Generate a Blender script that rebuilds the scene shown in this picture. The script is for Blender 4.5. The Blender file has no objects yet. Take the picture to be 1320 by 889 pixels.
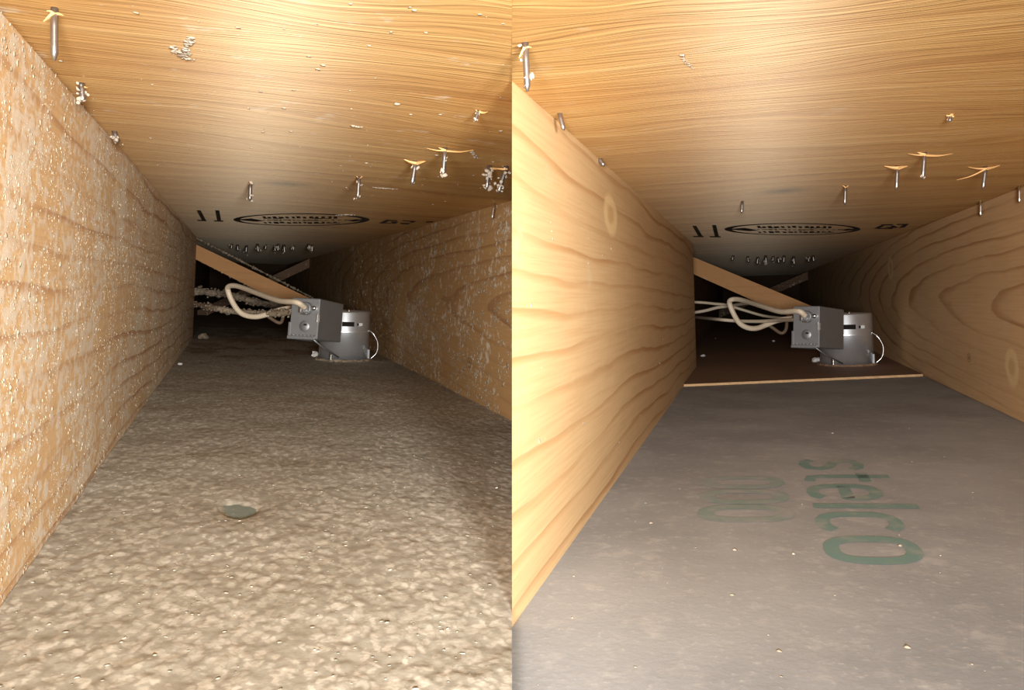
import bpy, bmesh, math, random
import numpy as np
from mathutils import Vector, Matrix

random.seed(7)
rng = np.random.default_rng(11)
SC = bpy.context.scene
COL = SC.collection

# ------------------------------------------------------------------ camera, world, lamps, exposure
FPX, CX, YH = 1100.0, 660.0, 370.0          # focal length in pixels, image centre x, horizon row
cam_d = bpy.data.cameras.new('camera')
cam_d.sensor_fit = 'HORIZONTAL'
cam_d.sensor_width = 36.0
cam_d.lens = FPX / 1320.0 * 36.0
cam_d.shift_y = -(444.5 - YH) / 1320.0
cam_d.clip_start = 0.01
cam_d.clip_end = 50
cam = bpy.data.objects.new('camera', cam_d)
COL.objects.link(cam)
cam.rotation_euler = (math.pi / 2, 0, 0)
SC.camera = cam

world = bpy.data.worlds.new('dark_cavity')
world.use_nodes = True
world.node_tree.nodes['Background'].inputs[0].default_value = (0.9, 0.85, 0.8, 1)
world.node_tree.nodes['Background'].inputs[1].default_value = 0.004
SC.world = world

SC.view_settings.view_transform = 'Standard'
SC.view_settings.look = 'None'
SC.view_settings.gamma = 1.0
SC.view_settings.use_curve_mapping = False
SC.view_settings.exposure = 0.0


def bay_frame(vx, vy, roll):
    a = Vector(((vx - CX) / FPX, 1.0, (YH - vy) / FPX)).normalized()
    c = a.cross(Vector((0, 0, 1))).normalized()
    z = c.cross(a).normalized()
    r = math.radians(roll)                      # clockwise as the camera sees it
    c2 = c * math.cos(r) - z * math.sin(r)
    z2 = z * math.cos(r) + c * math.sin(r)
    return Matrix(((c2.x, a.x, z2.x), (c2.y, a.y, z2.y), (c2.z, a.z, z2.z)))


class Bay:
    pass


BEF = Bay(); AFT = Bay()
BEF.R = bay_frame(301.4, 360.6, 2.15)
BEF.sL, BEF.sR, BEF.hF, BEF.hC = -0.0855, 0.2825, 0.139, 0.097
BEF.sign = -1
AFT.R = bay_frame(966.0, 378.7, -1.7)
AFT.sL, AFT.sR, AFT.hF, AFT.hC = -0.1021, 0.2659, 0.1397, 0.1006
AFT.sign = 1
for b_ in (BEF, AFT):
    b_.M = b_.R.to_4x4()
    b_.RT = b_.R.transposed()

# the two torches, one shone into each joist bay from behind the lens
TORCH_BACK = 0.29


def torch(name, bay, watts, colour, off):
    d = bpy.data.lights.new(name, 'SPOT')
    d.energy = watts
    d.color = colour
    d.spot_size = math.radians(46)
    d.spot_blend = 1.0
    d.shadow_soft_size = 0.05
    o = bpy.data.objects.new(name, d)
    COL.objects.link(o)
    p = bay.R @ Vector((off[0], -TORCH_BACK, off[1]))
    aim = bay.R @ Vector((off[0] + off[2], 1.0, off[1] + off[3]))
    o.location = p
    o.rotation_euler = (aim - p).to_track_quat('-Z', 'Y').to_euler()
    return o


torch('torch', BEF, 94.0, (0.99, 0.985, 0.96), (0.03, 0.0, -0.06, -0.03))
torch('torch', AFT, 78.0, (0.98, 0.985, 0.99), (0.02, 0.0, 0.0, -0.03))


def loc(bay, px, py, t=None, s=None, u=None):
    """point of the bay (across, along, up) that the photograph shows at px, py, on a plane of the bay"""
    d = bay.RT @ Vector(((px - CX) / FPX, 1.0, (YH - py) / FPX))
    if t is not None:
        k = t / d.y
    elif s is not None:
        k = s / d.x
    else:
        k = u / d.z
    return d * k


# ------------------------------------------------------------------ mesh helpers
def link_mesh(name, bm, mats, bay=None, parent=None, smooth=False, mat_world=None):
    me = bpy.data.meshes.new(name)
    bm.normal_update()
    bm.to_mesh(me)
    bm.free()
    return link_me(name, me, mats, bay, parent, smooth, mat_world)


def link_me(name, me, mats, bay=None, parent=None, smooth=False, mat_world=None):
    if mats is not None:
        for m in (mats if isinstance(mats, (list, tuple)) else [mats]):
            me.materials.append(m)
    if smooth:
        me.polygons.foreach_set('use_smooth', [True] * len(me.polygons))
    o = bpy.data.objects.new(name, me)
    COL.objects.link(o)
    if parent is not None:
        o.parent = parent
        if mat_world is not None:
            o.matrix_local = mat_world
    elif mat_world is not None:
        o.matrix_world = mat_world
    elif bay is not None:
        o.matrix_world = bay.M
    return o


def empty(name, mw):
    o = bpy.data.objects.new(name, None)
    o.empty_display_size = 0.02
    COL.objects.link(o)
    o.matrix_world = mw
    return o


def tag(o, label=None, cat=None, group=None, kind=None):
    if label: o['label'] = label
    if cat: o['category'] = cat
    if group: o['group'] = group
    if kind: o['kind'] = kind
    return o


def add_box(bm, x0, x1, y0, y1, z0, z1, bevel=0.0, seg=1):
    vs = [bm.verts.new(p) for p in ((x0, y0, z0), (x1, y0, z0), (x1, y1, z0), (x0, y1, z0),
                                    (x0, y0, z1), (x1, y0, z1), (x1, y1, z1), (x0, y1, z1))]
    fs = [bm.faces.new([vs[i] for i in f]) for f in ((3, 2, 1, 0), (4, 5, 6, 7), (0, 1, 5, 4), (1, 2, 6, 5), (2, 3, 7, 6), (3, 0, 4, 7))]
    if bevel:
        es = list({e for f in fs for e in f.edges})
        bmesh.ops.bevel(bm, geom=es, offset=bevel, segments=seg, affect='EDGES', profile=0.5)
    return vs


def add_prism(bm, pts, z0, z1):
    lo = [bm.verts.new((p[0], p[1], z0)) for p in pts]
    hi = [bm.verts.new((p[0], p[1], z1)) for p in pts]
    n = len(pts)
    bm.faces.new(lo[::-1]); bm.faces.new(hi)
    for i in range(n):
        j = (i + 1) % n
        bm.faces.new((lo[i], lo[j], hi[j], hi[i]))


def catmull(pts, n=10):
    P = [Vector(p) for p in pts]
    P = [P[0] * 2 - P[1]] + P + [P[-1] * 2 - P[-2]]
    out = []
    for i in range(1, len(P) - 2):
        for k in range(n):
            x = k / n
            a, b, c, d = P[i - 1], P[i], P[i + 1], P[i + 2]
            out.append(0.5 * ((2 * b) + (c - a) * x + (2 * a - 5 * b + 4 * c - d) * x * x + (3 * b - a - 3 * c + d) * x ** 3))
    out.append(P[-2].copy())
    return out


def add_tube(bm, pts, r, n=10, r2=None, taper=None, rough=0.0):
    """swept tube, r across the bend plane, r2 the flattened half width"""
    r2 = r if r2 is None else r2
    rings = []
    up = Vector((0, 0, 1))
    for i, p in enumerate(pts):
        t = (pts[min(i + 1, len(pts) - 1)] - pts[max(i - 1, 0)]).normalized()
        if abs(t.dot(up)) > 0.95:
            up = Vector((0, 1, 0))
        side = t.cross(up).normalized()
        up = side.cross(t).normalized()
        k = taper(i / (len(pts) - 1)) if taper else 1.0
        ring = []
        for j in range(n):
            a = 2 * math.pi * j / n
            q = 1 + (random.uniform(-rough, rough) if rough else 0)
            ring.append(bm.verts.new(p + side * (r2 * k * q * math.cos(a)) + up * (r * k * q * math.sin(a))))
        rings.append(ring)
    for A, B in zip(rings, rings[1:]):
        for j in range(n):
            bm.faces.new((A[j], A[(j + 1) % n], B[(j + 1) % n], B[j]))
    bm.faces.new(rings[0][::-1]); bm.faces.new(rings[-1])


def add_lathe(bm, prof, n=32, a0=0.0, a1=2 * math.pi, cx=0.0, cy=0.0):
    full = abs(a1 - a0 - 2 * math.pi) < 1e-6
    m = n if full else n + 1
    rings = []
    for (r, z) in prof:
        rings.append([bm.verts.new((cx + r * math.sin(a0 + (a1 - a0) * j / n), cy - r * math.cos(a0 + (a1 - a0) * j / n), z)) for j in range(m)])
    for A, B in zip(rings, rings[1:]):
        for j in range(n):
            k = (j + 1) % m
            bm.faces.new((A[j], A[k], B[k], B[j]))
    return rings


def cut_x0(bm, bay, eps=0.0):
    """keep the bay's own side of the line where the two bays meet"""
    n = bay.RT @ Vector((1, 0, 0))
    geom = bm.verts[:] + bm.edges[:] + bm.faces[:]
    res = bmesh.ops.bisect_plane(bm, geom=geom, plane_co=n * (bay.sign * eps), plane_no=n * (-bay.sign), clear_outer=True)
    edges = [e for e in res['geom_cut'] if isinstance(e, bmesh.types.BMEdge)]
    try:
        bmesh.ops.contextual_create(bm, geom=edges)
    except Exception:
        pass


# numpy value noise
def _hash(ix, iy, seed):
    h = (ix.astype(np.int64) * 374761393 + iy.astype(np.int64) * 668265263 + seed * 974711) & 0xffffffff
    h = ((h ^ (h >> 13)) * 1274126177) & 0xffffffff
    return ((h ^ (h >> 16)) & 0xffff) / 65535.0


def vnoise(x, y, seed=0):
    ix, iy = np.floor(x), np.floor(y)
    fx, fy = x - ix, y - iy
    fx = fx * fx * (3 - 2 * fx); fy = fy * fy * (3 - 2 * fy)
    ix = ix.astype(np.int64); iy = iy.astype(np.int64)
    a = _hash(ix, iy, seed); b = _hash(ix + 1, iy, seed)
    c = _hash(ix, iy + 1, seed); d = _hash(ix + 1, iy + 1, seed)
    return (a * (1 - fx) + b * fx) * (1 - fy) + (c * (1 - fx) + d * fx) * fy


def fbm(x, y, seed=0, oct=4):
    v = 0; w = 0.5; t = 0
    for k in range(oct):
        v = v + w * vnoise(x, y, seed + k); t += w
        x = x * 2.03 + 5.1; y = y * 2.03 + 1.7; w *= 0.5
    return v / t


def worley(x, y, seed=0):
    ix, iy = np.floor(x).astype(np.int64), np.floor(y).astype(np.int64)
    best = np.full(x.shape, 9.0)
    for dx in (-1, 0, 1):
        for dy in (-1, 0, 1):
            cx = ix + dx + _hash(ix + dx, iy + dy, seed)
            cy = iy + dy + _hash(ix + dx, iy + dy, seed + 31)
            best = np.minimum(best, (cx - x) ** 2 + (cy - y) ** 2)
    return np.sqrt(best)


# ------------------------------------------------------------------ materials
def lin(r, g, b):
    f = lambda v: (v / 255) / 12.92 if v <= 10 else (((v / 255) + 0.055) / 1.055) ** 2.4
    return (f(r), f(g), f(b), 1)


class Nodes:
    def __init__(s, name):
        s.m = bpy.data.materials.new(name)
        s.m.use_nodes = True
        s.t = s.m.node_tree
        s.b = s.t.nodes['Principled BSDF']
        s.tc = s.t.nodes.new('ShaderNodeTexCoord')

    def n(s, kind, **kw):
        nd = s.t.nodes.new('ShaderNode' + kind)
        for k, v in kw.items():
            if k.startswith('i_'):
                nd.inputs[k[2:].replace('_', ' ')].default_value = v
            else:
                setattr(nd, k, v)
        return nd

    def l(s, a, b):
        s.t.links.new(a, b)

    def mapping(s, scale=(1, 1, 1), loc_=(0, 0, 0)):
        mp = s.n('Mapping')
        mp.inputs['Scale'].default_value = scale
        mp.inputs['Location'].default_value = loc_
        s.l(s.tc.outputs['Object'], mp.inputs['Vector'])
        return mp.outputs[0]

    def noise(s, vec, scale=1.0, detail=3.0, rough=0.5, dist=0.0):
        nd = s.n('TexNoise')
        nd.inputs['Scale'].default_value = scale
        nd.inputs['Detail'].default_value = detail
        nd.inputs['Roughness'].default_value = rough
        nd.inputs['Distortion'].default_value = dist
        s.l(vec, nd.inputs['Vector'])
        return nd.outputs['Fac']

    def math(s, op, a, b=None, c=None, clamp=False):
        nd = s.n('Math', operation=op)
        nd.use_clamp = clamp
        for i, v in enumerate((a, b, c)):
            if v is None: continue
            if isinstance(v, (int, float)):
                nd.inputs[i].default_value = v
            else:
                s.l(v, nd.inputs[i])
        return nd.outputs[0]

    def ramp(s, fac, stops, interp='LINEAR'):
        nd = s.n('ValToRGB')
        cr = nd.color_ramp
        cr.interpolation = interp
        while len(cr.elements) < len(stops):
            cr.elements.new(0.5)
        for e, (p, c) in zip(cr.elements, stops):
            e.position = p
            e.color = c if len(c) == 4 else (*c, 1)
        s.l(fac, nd.inputs[0])
        return nd.outputs[0]

    def mix(s, fac, a, b, blend='MIX'):
        nd = s.n('Mix', data_type='RGBA', blend_type=blend)
        for sock, v in ((nd.inputs[0], fac), (nd.inputs[6], a), (nd.inputs[7], b)):
            if isinstance(v, (int, float)):
                sock.default_value = v
            elif isinstance(v, tuple):
                sock.default_value = v
            else:
                s.l(v, sock)
        return nd.outputs[2]

    def sep(s):
        nd = s.n('SeparateXYZ')
        s.l(s.tc.outputs['Object'], nd.inputs[0])
        return nd.outputs

    def bump(s, h, strength=0.3, dist=0.001, prev=None):
        nd = s.n('Bump')
        nd.inputs['Strength'].default_value = strength
        nd.inputs['Distance'].default_value = dist
        s.l(h, nd.inputs['Height'])
        if prev is not None:
            s.l(prev, nd.inputs['Normal'])
        return nd.outputs[0]

    def done(s, col=None, rough=0.6, spec=0.4, normal=None, metal=0.0):
        if col is not None:
            if isinstance(col, tuple): s.b.inputs['Base Color'].default_value = col
            else: s.l(col, s.b.inputs['Base Color'])
        if isinstance(rough, (int, float)): s.b.inputs['Roughness'].default_value = rough
        else: s.l(rough, s.b.inputs['Roughness'])
        s.b.inputs['Specular IOR Level'].default_value = spec
        s.b.inputs['Metallic'].default_value = metal
        if normal is not None: s.l(normal, s.b.inputs['Normal'])
        return s.m


def smooth01(N, v, lo, hi):
    nd = N.n('MapRange', interpolation_type='SMOOTHSTEP')
    nd.inputs['From Min'].default_value = lo
    nd.inputs['From Max'].default_value = hi
    N.l(v, nd.inputs['Value'])
    return nd.outputs['Result']


DUST_COL = lin(228, 216, 196)


def plywood(name, seed, knots, dust=0.0, tone=1.0):
    """rotary cut veneer, grain across the bay"""
    N = Nodes(name)
    X, Y, Z = N.sep()
    warp = N.noise(N.mapping((2.2, 5.0, 1), (seed, 3.1, 0)), 1.0, 3, 0.5)
    yw = N.math('ADD', Y, N.math('MULTIPLY', N.math('SUBTRACT', warp, 0.5), 0.17))
    knotdark = None
    for (ks, kt, rs, rt) in knots:
        dx = N.math('DIVIDE', N.math('SUBTRACT', X, ks), rs)
        dy = N.math('DIVIDE', N.math('SUBTRACT', Y, kt), rt)
        d2 = N.math('ADD', N.math('MULTIPLY', dx, dx), N.math('MULTIPLY', dy, dy))
        g = N.math('EXPONENT', N.math('MULTIPLY', d2, -0.35))
        yw = N.math('ADD', yw, N.math('MULTIPLY', g, rt * 1.2))
        core = N.math('EXPONENT', N.math('MULTIPLY', d2, -2.2))
        knotdark = core if knotdark is None else N.math('MAXIMUM', knotdark, core)
    cmb = N.n('CombineXYZ')
    N.l(X, cmb.inputs[0]); N.l(yw, cmb.inputs[1])
    mp = N.n('Mapping'); mp.inputs['Scale'].default_value = (5.0, 64.0, 1); N.l(cmb.outputs[0], mp.inputs[0])
    fine = N.noise(mp.outputs[0], 1.0, 4, 0.62, 0.6)
    mp2 = N.n('Mapping'); mp2.inputs['Scale'].default_value = (1.3, 24.0, 1); mp2.inputs['Location'].default_value = (seed * 2.0, 0, 0); N.l(cmb.outputs[0], mp2.inputs[0])
    band = N.noise(mp2.outputs[0], 1.0, 3, 0.55, 0.4)
    mp3 = N.n('Mapping'); mp3.inputs['Scale'].default_value = (16.0, 420.0, 1); N.l(cmb.outputs[0], mp3.inputs[0])
    fib = N.noise(mp3.outputs[0], 1.0, 2, 0.5, 0.3)
    v = N.math('ADD', N.math('MULTIPLY', fine, 0.45), N.math('ADD', N.math('MULTIPLY', band, 0.40), N.math('MULTIPLY', fib, 0.15)))
    c = N.ramp(v, [(0.28, lin(156, 110, 62)), (0.42, lin(190, 143, 85)), (0.54, lin(203, 160, 99)), (0.70, lin(220, 184, 128))])
    if knotdark is not None:
        c = N.mix(N.math('MULTIPLY', knotdark, 0.85), c, lin(92, 56, 26))
    if dust:
        dm = N.noise(N.mapping((1, 1, 1), (seed, 0, 0)), 55.0, 4, 0.6)
        c = N.mix(N.math('MULTIPLY', smooth01(N, dm, 0.60, 0.74), dust), c, DUST_COL)
    if tone != 1.0:
        c = N.mix(1.0, c, (tone, tone, tone, 1), 'MULTIPLY')
    nb = N.bump(v, 0.45, 0.0030)
    nb = N.bump(fib, 0.35, 0.0007, nb)
    vt = N.n('VectorTransform', vector_type='VECTOR', convert_from='OBJECT', convert_to='WORLD')
    vt.inputs[0].default_value = (0, 1, 0)
    m = N.done(c, 0.8, 0.05, nb)
    gl = N.n('BsdfAnisotropic')                 # silky fibres: sheen spreads across the grain only
    gl.inputs['Color'].default_value = (1.0, 0.88, 0.68, 1)
    gl.inputs['Roughness'].default_value = 0.45
    gl.inputs['Anisotropy'].default_value = -0.72
    N.l(vt.outputs[0], gl.inputs['Tangent'])
    N.l(nb, gl.inputs['Normal'])
    mx = N.n('MixShader')
    mx.inputs[0].default_value = 0.070
    N.l(N.b.outputs[0], mx.inputs[1]); N.l(gl.outputs[0], mx.inputs[2])
    out = [q for q in N.t.nodes if q.type == 'OUTPUT_MATERIAL'][0]
    N.l(mx.outputs[0], out.inputs['Surface'])
    return m


def joist_wood(name, mode, seed, dust=0.0, light=(220, 184, 134), dark=(172, 120, 68), u0=0.0, t0=0.0, kt=0.1, period=0.013, knots=(), pale=(), dustscale=140.0, dark_amt=1.0):
    """sawn softwood joist; ring lines run along the bay, or arc round u0, t0"""
    N = Nodes(name)
    X, Y, Z = N.sep()
    w1 = N.noise(N.mapping((1, 1.6, 9), (seed, seed, 0)), 1.0, 3, 0.5)
    w2 = N.noise(N.mapping((1, 14, 60), (seed, 0, 3)), 1.0, 2, 0.5)
    zc = Z
    kd = None
    for (kt_, ku_, rr) in knots:
        dy = N.math('DIVIDE', N.math('SUBTRACT', Y, kt_), rr * 1.7)
        dz = N.math('DIVIDE', N.math('SUBTRACT', Z, ku_), rr)
        d2 = N.math('ADD', N.math('MULTIPLY', dy, dy), N.math('MULTIPLY', dz, dz))
        g = N.math('EXPONENT', N.math('MULTIPLY', d2, -0.25))
        zc = N.math('ADD', zc, N.math('MULTIPLY', g, rr * 1.3))
        d = N.math('SQRT', d2)
        core = N.math('SUBTRACT', 1.0, smooth01(N, d, 0.35, 0.75))
        ring = N.math('MULTIPLY', N.math('SUBTRACT', 1.0, smooth01(N, N.math('ABSOLUTE', N.math('SUBTRACT', d, 1.0)), 0.0, 0.3)), 0.6)
        k = N.math('MAXIMUM', N.math('MULTIPLY', core, 0.6), ring)
        kd = k if kd is None else N.math('MAXIMUM', kd, k)
    if mode == 'lines':
        r = N.math('ADD', zc, N.math('MULTIPLY', N.math('SUBTRACT', w1, 0.5), 0.05))
        r = N.math('ADD', r, N.math('MULTIPLY', Y, kt))
    else:
        dz = N.math('SUBTRACT', zc, u0)
        dy = N.math('MULTIPLY', N.math('SUBTRACT', Y, t0), kt)
        r = N.math('SQRT', N.math('ADD', N.math('MULTIPLY', dz, dz), N.math('MULTIPLY', dy, dy)))
        r = N.math('ADD', r, N.math('MULTIPLY', N.math('SUBTRACT', w1, 0.5), 0.036))
    r = N.math('ADD', r, N.math('MULTIPLY', N.math('SUBTRACT', w2, 0.5), 0.003))
    saw = N.math('FRACT', N.math('DIVIDE', r, period))
    line = N.math('MULTIPLY', smooth01(N, saw, 0.70, 0.94), N.math('SUBTRACT', 1.0, smooth01(N, saw, 0.95, 1.0)))
    amt = smooth01(N, N.noise(N.mapping((1, 1.3, 14), (0, seed, 7)), 1.0, 3, 0.6), 0.36, 0.66)
    line = N.math('MULTIPLY', line, N.math('MULTIPLY', N.math('ADD', N.math('MULTIPLY', amt, 0.8), 0.2), dark_amt))
    fib = N.noise(N.mapping((60, 9, 420)), 1.0, 3, 0.6)
    big = N.noise(N.mapping((3, 2.5, 12), (seed, 1, 1)), 1.0, 3, 0.5)
    base = N.mix(big, lin(*light), lin(*[int(v * 0.9) for v in light]))
    c = N.mix(N.math('MULTIPLY', line, 0.85), base, lin(*dark))
    c = N.mix(N.math('MULTIPLY', smooth01(N, fib, 0.35, 0.75), 0.22), c, lin(*dark))
    if kd is not None:
        c = N.mix(kd, c, lin(108, 62, 26))
    for (pt, pu, rt, ru) in pale:
        dy = N.math('DIVIDE', N.math('SUBTRACT', Y, pt), rt)
        dz = N.math('DIVIDE', N.math('SUBTRACT', Z, pu), ru)
        e = N.math('SQRT', N.math('ADD', N.math('MULTIPLY', dy, dy), N.math('MULTIPLY', dz, dz)))
        e = N.math('ADD', e, N.math('MULTIPLY', N.math('SUBTRACT', w2, 0.5), 0.5))
        k = N.math('SUBTRACT', 1.0, smooth01(N, e, 0.7, 1.0))
        c = N.mix(N.math('MULTIPLY', k, 0.7), c, lin(236, 206, 150))
        k2 = N.math('SUBTRACT', 1.0, smooth01(N, e, 0.2, 0.55))
        c = N.mix(N.math('MULTIPLY', k2, 0.5), c, lin(186, 138, 84))
    h = N.math('ADD', N.math('MULTIPLY', line, -0.6), N.math('MULTIPLY', fib, 0.5))
    nb = N.bump(h, 0.5, 0.0012)
    if dust:
        d1 = N.noise(N.mapping((1, 0.8, 1), (seed, 5, 0)), dustscale, 5, 0.62, 0.5)
        d2_ = N.noise(N.mapping((1, 1, 1), (seed, 9, 0)), 14.0, 3, 0.5)
        dm = N.math('ADD', d1, N.math('MULTIPLY', N.math('SUBTRACT', d2_, 0.5), 0.5))
        low = 0.65 - 0.24 * dust
        mk = smooth01(N, dm, low, low + 0.16)
        mk = N.math('MULTIPLY', mk, N.math('SUBTRACT', 1.0, N.math('MULTIPLY', line, 0.7)))
        mk = N.math('MAXIMUM', mk, 0.12 * dust)
        c = N.mix(N.math('MULTIPLY', mk, 0.88), c, DUST_COL)
        nb = N.bump(dm, 0.2 * dust, 0.002, nb)
    else:
        d2_ = N.noise(N.mapping((1, 0.6, 1), (seed, 9, 0)), 22.0, 4, 0.6)
        c = N.mix(N.math('MULTIPLY', smooth01(N, d2_, 0.60, 0.75), 0.35), c, lin(214, 196, 170))
    return N.done(c, 0.62, 0.35, nb)


def drywall(name, base, specks):
    N = Nodes(name)
    big = N.noise(N.mapping(), 9.0, 4, 0.55)
    fine = N.noise(N.mapping(), 260.0, 4, 0.6)
    mid = N.noise(N.mapping(), 75.0, 4, 0.65)
    c = N.mix(smooth01(N, big, 0.3, 0.7), lin(*[int(v * 0.92) for v in base]), lin(*[min(255, int(v * 1.05)) for v in base]))
    c = N.mix(N.math('MULTIPLY', smooth01(N, mid, 0.5, 0.75), specks), c, lin(206, 202, 196))
    c = N.mix(N.math('MULTIPLY', smooth01(N, fine, 0.58, 0.75), 0.25), c, lin(220, 216, 208))
    return N.done(c, 0.75, 0.25, N.bump(fine, 0.25, 0.0006))


def simple(name, col, rough=0.5, spec=0.4, metal=0.0, var=0.12, scale=60.0, bump=0.1, bd=0.0006):
    N = Nodes(name)
    v = N.noise(N.mapping(), scale, 4, 0.6)
    c0 = lin(*col)
    c = N.mix(v, tuple(x * (1 - var) for x in c0[:3]) + (1,), tuple(min(1, x * (1 + var)) for x in c0[:3]) + (1,))
    return N.done(c, rough, spec, N.bump(v, bump, bd) if bump else None, metal)


def dust_mat(name, a, b, gap=None):
    N = Nodes(name)
    v = N.noise(N.mapping(), 130.0, 5, 0.65)
    w = N.noise(N.mapping(), 18.0, 3, 0.5)
    f = N.noise(N.mapping(), 620.0, 3, 0.6)
    c = N.mix(smooth01(N, N.math('ADD', v, N.math('MULTIPLY', N.math('SUBTRACT', w, 0.5), 0.5)), 0.34, 0.66), lin(*a), lin(*b))
    h = N.math('ADD', v, N.math('MULTIPLY', f, 0.35))
    if gap:
        nd = N.n('TexNoise'); nd.inputs['Scale'].default_value = 110.0; nd.inputs['Detail'].default_value = 3.0
        N.l(N.tc.outputs['Object'], nd.inputs['Vector'])
        dv = N.n('VectorMath', operation='SCALE'); dv.inputs['Scale'].default_value = 0.014
        N.l(nd.outputs['Color'], dv.inputs[0])
        ad = N.n('VectorMath', operation='ADD'); N.l(N.tc.outputs['Object'], ad.inputs[0]); N.l(dv.outputs[0], ad.inputs[1])
        mp = N.n('Mapping'); mp.inputs['Scale'].default_value = (1, 0.5, 1); N.l(ad.outputs[0], mp.inputs[0])
        vo = N.n('TexVoronoi'); vo.inputs['Scale'].default_value = 230.0; N.l(mp.outputs[0], vo.inputs['Vector'])
        cl = smooth01(N, N.math('ADD', vo.outputs['Distance'], N.math('MULTIPLY', N.math('SUBTRACT', w, 0.5), 0.6)), 0.30, 0.62)
        c = N.mix(N.math('MULTIPLY', cl, 0.60), c, lin(*gap))
        c = N.mix(N.math('MULTIPLY', smooth01(N, f, 0.5, 0.75), 0.3), c, lin(*gap))
    return N.done(c, 0.95, 0.05, N.bump(h, 0.18, 0.0012))


M = {}


def wall_at(bay, px, py, s, hw, hh_):
    p = loc(bay, px, py, s=s)
    return (p.y, p.z, abs(loc(bay, px + hw, py, s=s).y - p.y), hh_ / FPX * p.y)


M['ply_b'] = plywood('dusty_plywood', 1.0, [(*loc(BEF, 368, 237, u=BEF.hC).xy, 0.032, 0.034)], dust=0.5)
M['ply_a'] = plywood('clean_plywood', 1.0, [(*loc(AFT, 1010, 246, u=AFT.hC).xy, 0.030, 0.034)], dust=0.15)
M['joist_lb'] = joist_wood('dusty_joist_wood', 'lines', 2.0, pale=[wall_at(BEF, 155, 252, BEF.sL, 7, 34)], dust=0.95, light=(230, 190, 134), dark=(160, 100, 52), kt=0.012, period=0.021)
M['joist_la'] = joist_wood('cleaned_joist_wood', 'lines', 2.0, pale=[wall_at(AFT, 787, 276, AFT.sL, 9, 30)], dust=0.0, kt=0.012, period=0.021)
M['joist_rb'] = joist_wood('dusty_cathedral_wood', 'arcs', 4.0, dust=0.5, light=(196, 152, 94), dark=(146, 98, 50), u0=-0.02, t0=0.60, kt=0.085, period=0.017, knots=[(*loc(BEF, 605, 467, s=BEF.sR).yz, 0.006)], dustscale=110.0)
M['joist_ra'] = joist_wood('cleaned_cathedral_wood', 'arcs', 4.0, dust=0.0, light=(226, 186, 136), dark=(166, 116, 70), u0=-0.02, t0=0.75, kt=0.085, period=0.017, knots=[(*loc(AFT, 1249, 461, s=AFT.sR).yz, 0.005)], pale=[wall_at(AFT, 1304, 473, AFT.sR, 10, 26), wall_at(AFT, 1148, 345, AFT.sR, 4, 16)])
M['joist_far'] = joist_wood('dimmed_joist_wood', 'lines', 6.0, dust=0.25, light=(120, 84, 50), dark=(84, 52, 26), kt=0.0, period=0.015)  # joist wood darkened, dimness of the far end put into the colour
M['brace'] = joist_wood('bridging_wood', 'lines', 8.0, dust=0.0, light=(196, 140, 82), dark=(160, 104, 52), kt=0.0, period=0.02, dark_amt=0.4)
M['drywall_a'] = drywall('grey_drywall_paper', (152, 154, 155), 0.25)
M['drywall_b'] = drywall('grey_drywall_paper_dusty', (122, 130, 120), 0.1)
M['dust'] = dust_mat('loose_grey_dust', (164, 157, 142), (194, 187, 172), (130, 123, 109))
M['flake'] = dust_mat('pale_dust_flakes', (146, 134, 114), (172, 160, 142))
M['dark_dust'] = dust_mat('brown_grey_dust', (120, 104, 86), (160, 144, 124))
M['tuft'] = dust_mat('grey_tuft_dust', (150, 136, 120), (178, 164, 146))
M['panel'] = simple('brown_panel_paper', (138, 108, 84), 0.7, 0.3, 0, 0.2, 40, 0.2)
M['panel_edge'] = simple('torn_panel_edge', (206, 168, 124), 0.85, 0.2, 0, 0.25, 150, 0.4)
M['steel'] = simple('galvanised_steel', (236, 238, 240), 0.36, 0.5, 0.85, 0.06, 90, 0.05)
M['steel_box'] = simple('dull_grey_steel', (160, 160, 160), 0.5, 0.5, 0.75, 0.12, 70, 0.08)
M['slot_shade'] = simple('painted_slot_shade', (30, 24, 20), 0.8, 0.2, 0.0, 0.2, 90, 0.0)  # near-black colour painted for the shade inside slots; patches sit on the surface
M['bright'] = simple('bright_metal', (226, 224, 220), 0.25, 0.5, 1.0, 0.05, 90, 0.0)
M['white'] = simple('white_plastic', (236, 234, 228), 0.4, 0.5, 0.0, 0.03, 90, 0.0)
M['nail'] = simple('nail_steel', (150, 142, 136), 0.35, 0.5, 0.9, 0.2, 300, 0.1)
M['cable'] = simple('cream_cable_sheath', (226, 206, 178), 0.45, 0.45, 0.0, 0.06, 50, 0.05)
M['cable_old'] = simple('old_brown_cable', (112, 92, 74), 0.6, 0.3, 0.0, 0.15, 60, 0.1)
M['splinter'] = simple('torn_wood', (208, 160, 102), 0.7, 0.3, 0.0, 0.2, 200, 0.2)
M['plaster'] = simple('plaster_crumb', (214, 208, 202), 0.9, 0.15, 0.0, 0.1, 200, 0.3)
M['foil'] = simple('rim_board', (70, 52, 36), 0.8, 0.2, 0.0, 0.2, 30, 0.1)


def ink_mat(name, ink, paper, lo, hi, scale=70.0):
    N = Nodes(name)
    v = N.noise(N.mapping(), scale, 5, 0.65)
    w = N.noise(N.mapping((1, 1, 1), (4, 2, 0)), 14.0, 3, 0.5)
    m = smooth01(N, N.math('ADD', v, N.math('MULTIPLY', N.math('SUBTRACT', w, 0.5), 0.6)), lo, hi)
    c = N.mix(m, lin(*ink), lin(*paper))
    return N.done(c, 0.75, 0.25)


M['ink'] = ink_mat('black_stamp_ink', (30, 22, 14), (110, 78, 42), 0.50, 0.78, 160.0)
M['green'] = ink_mat('worn_green_ink', (112, 140, 134), (152, 156, 150), 0.42, 0.80)
M['green_faint'] = ink_mat('faint_green_ink', (128, 146, 140), (152, 154, 153), 0.34, 0.70)


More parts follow.
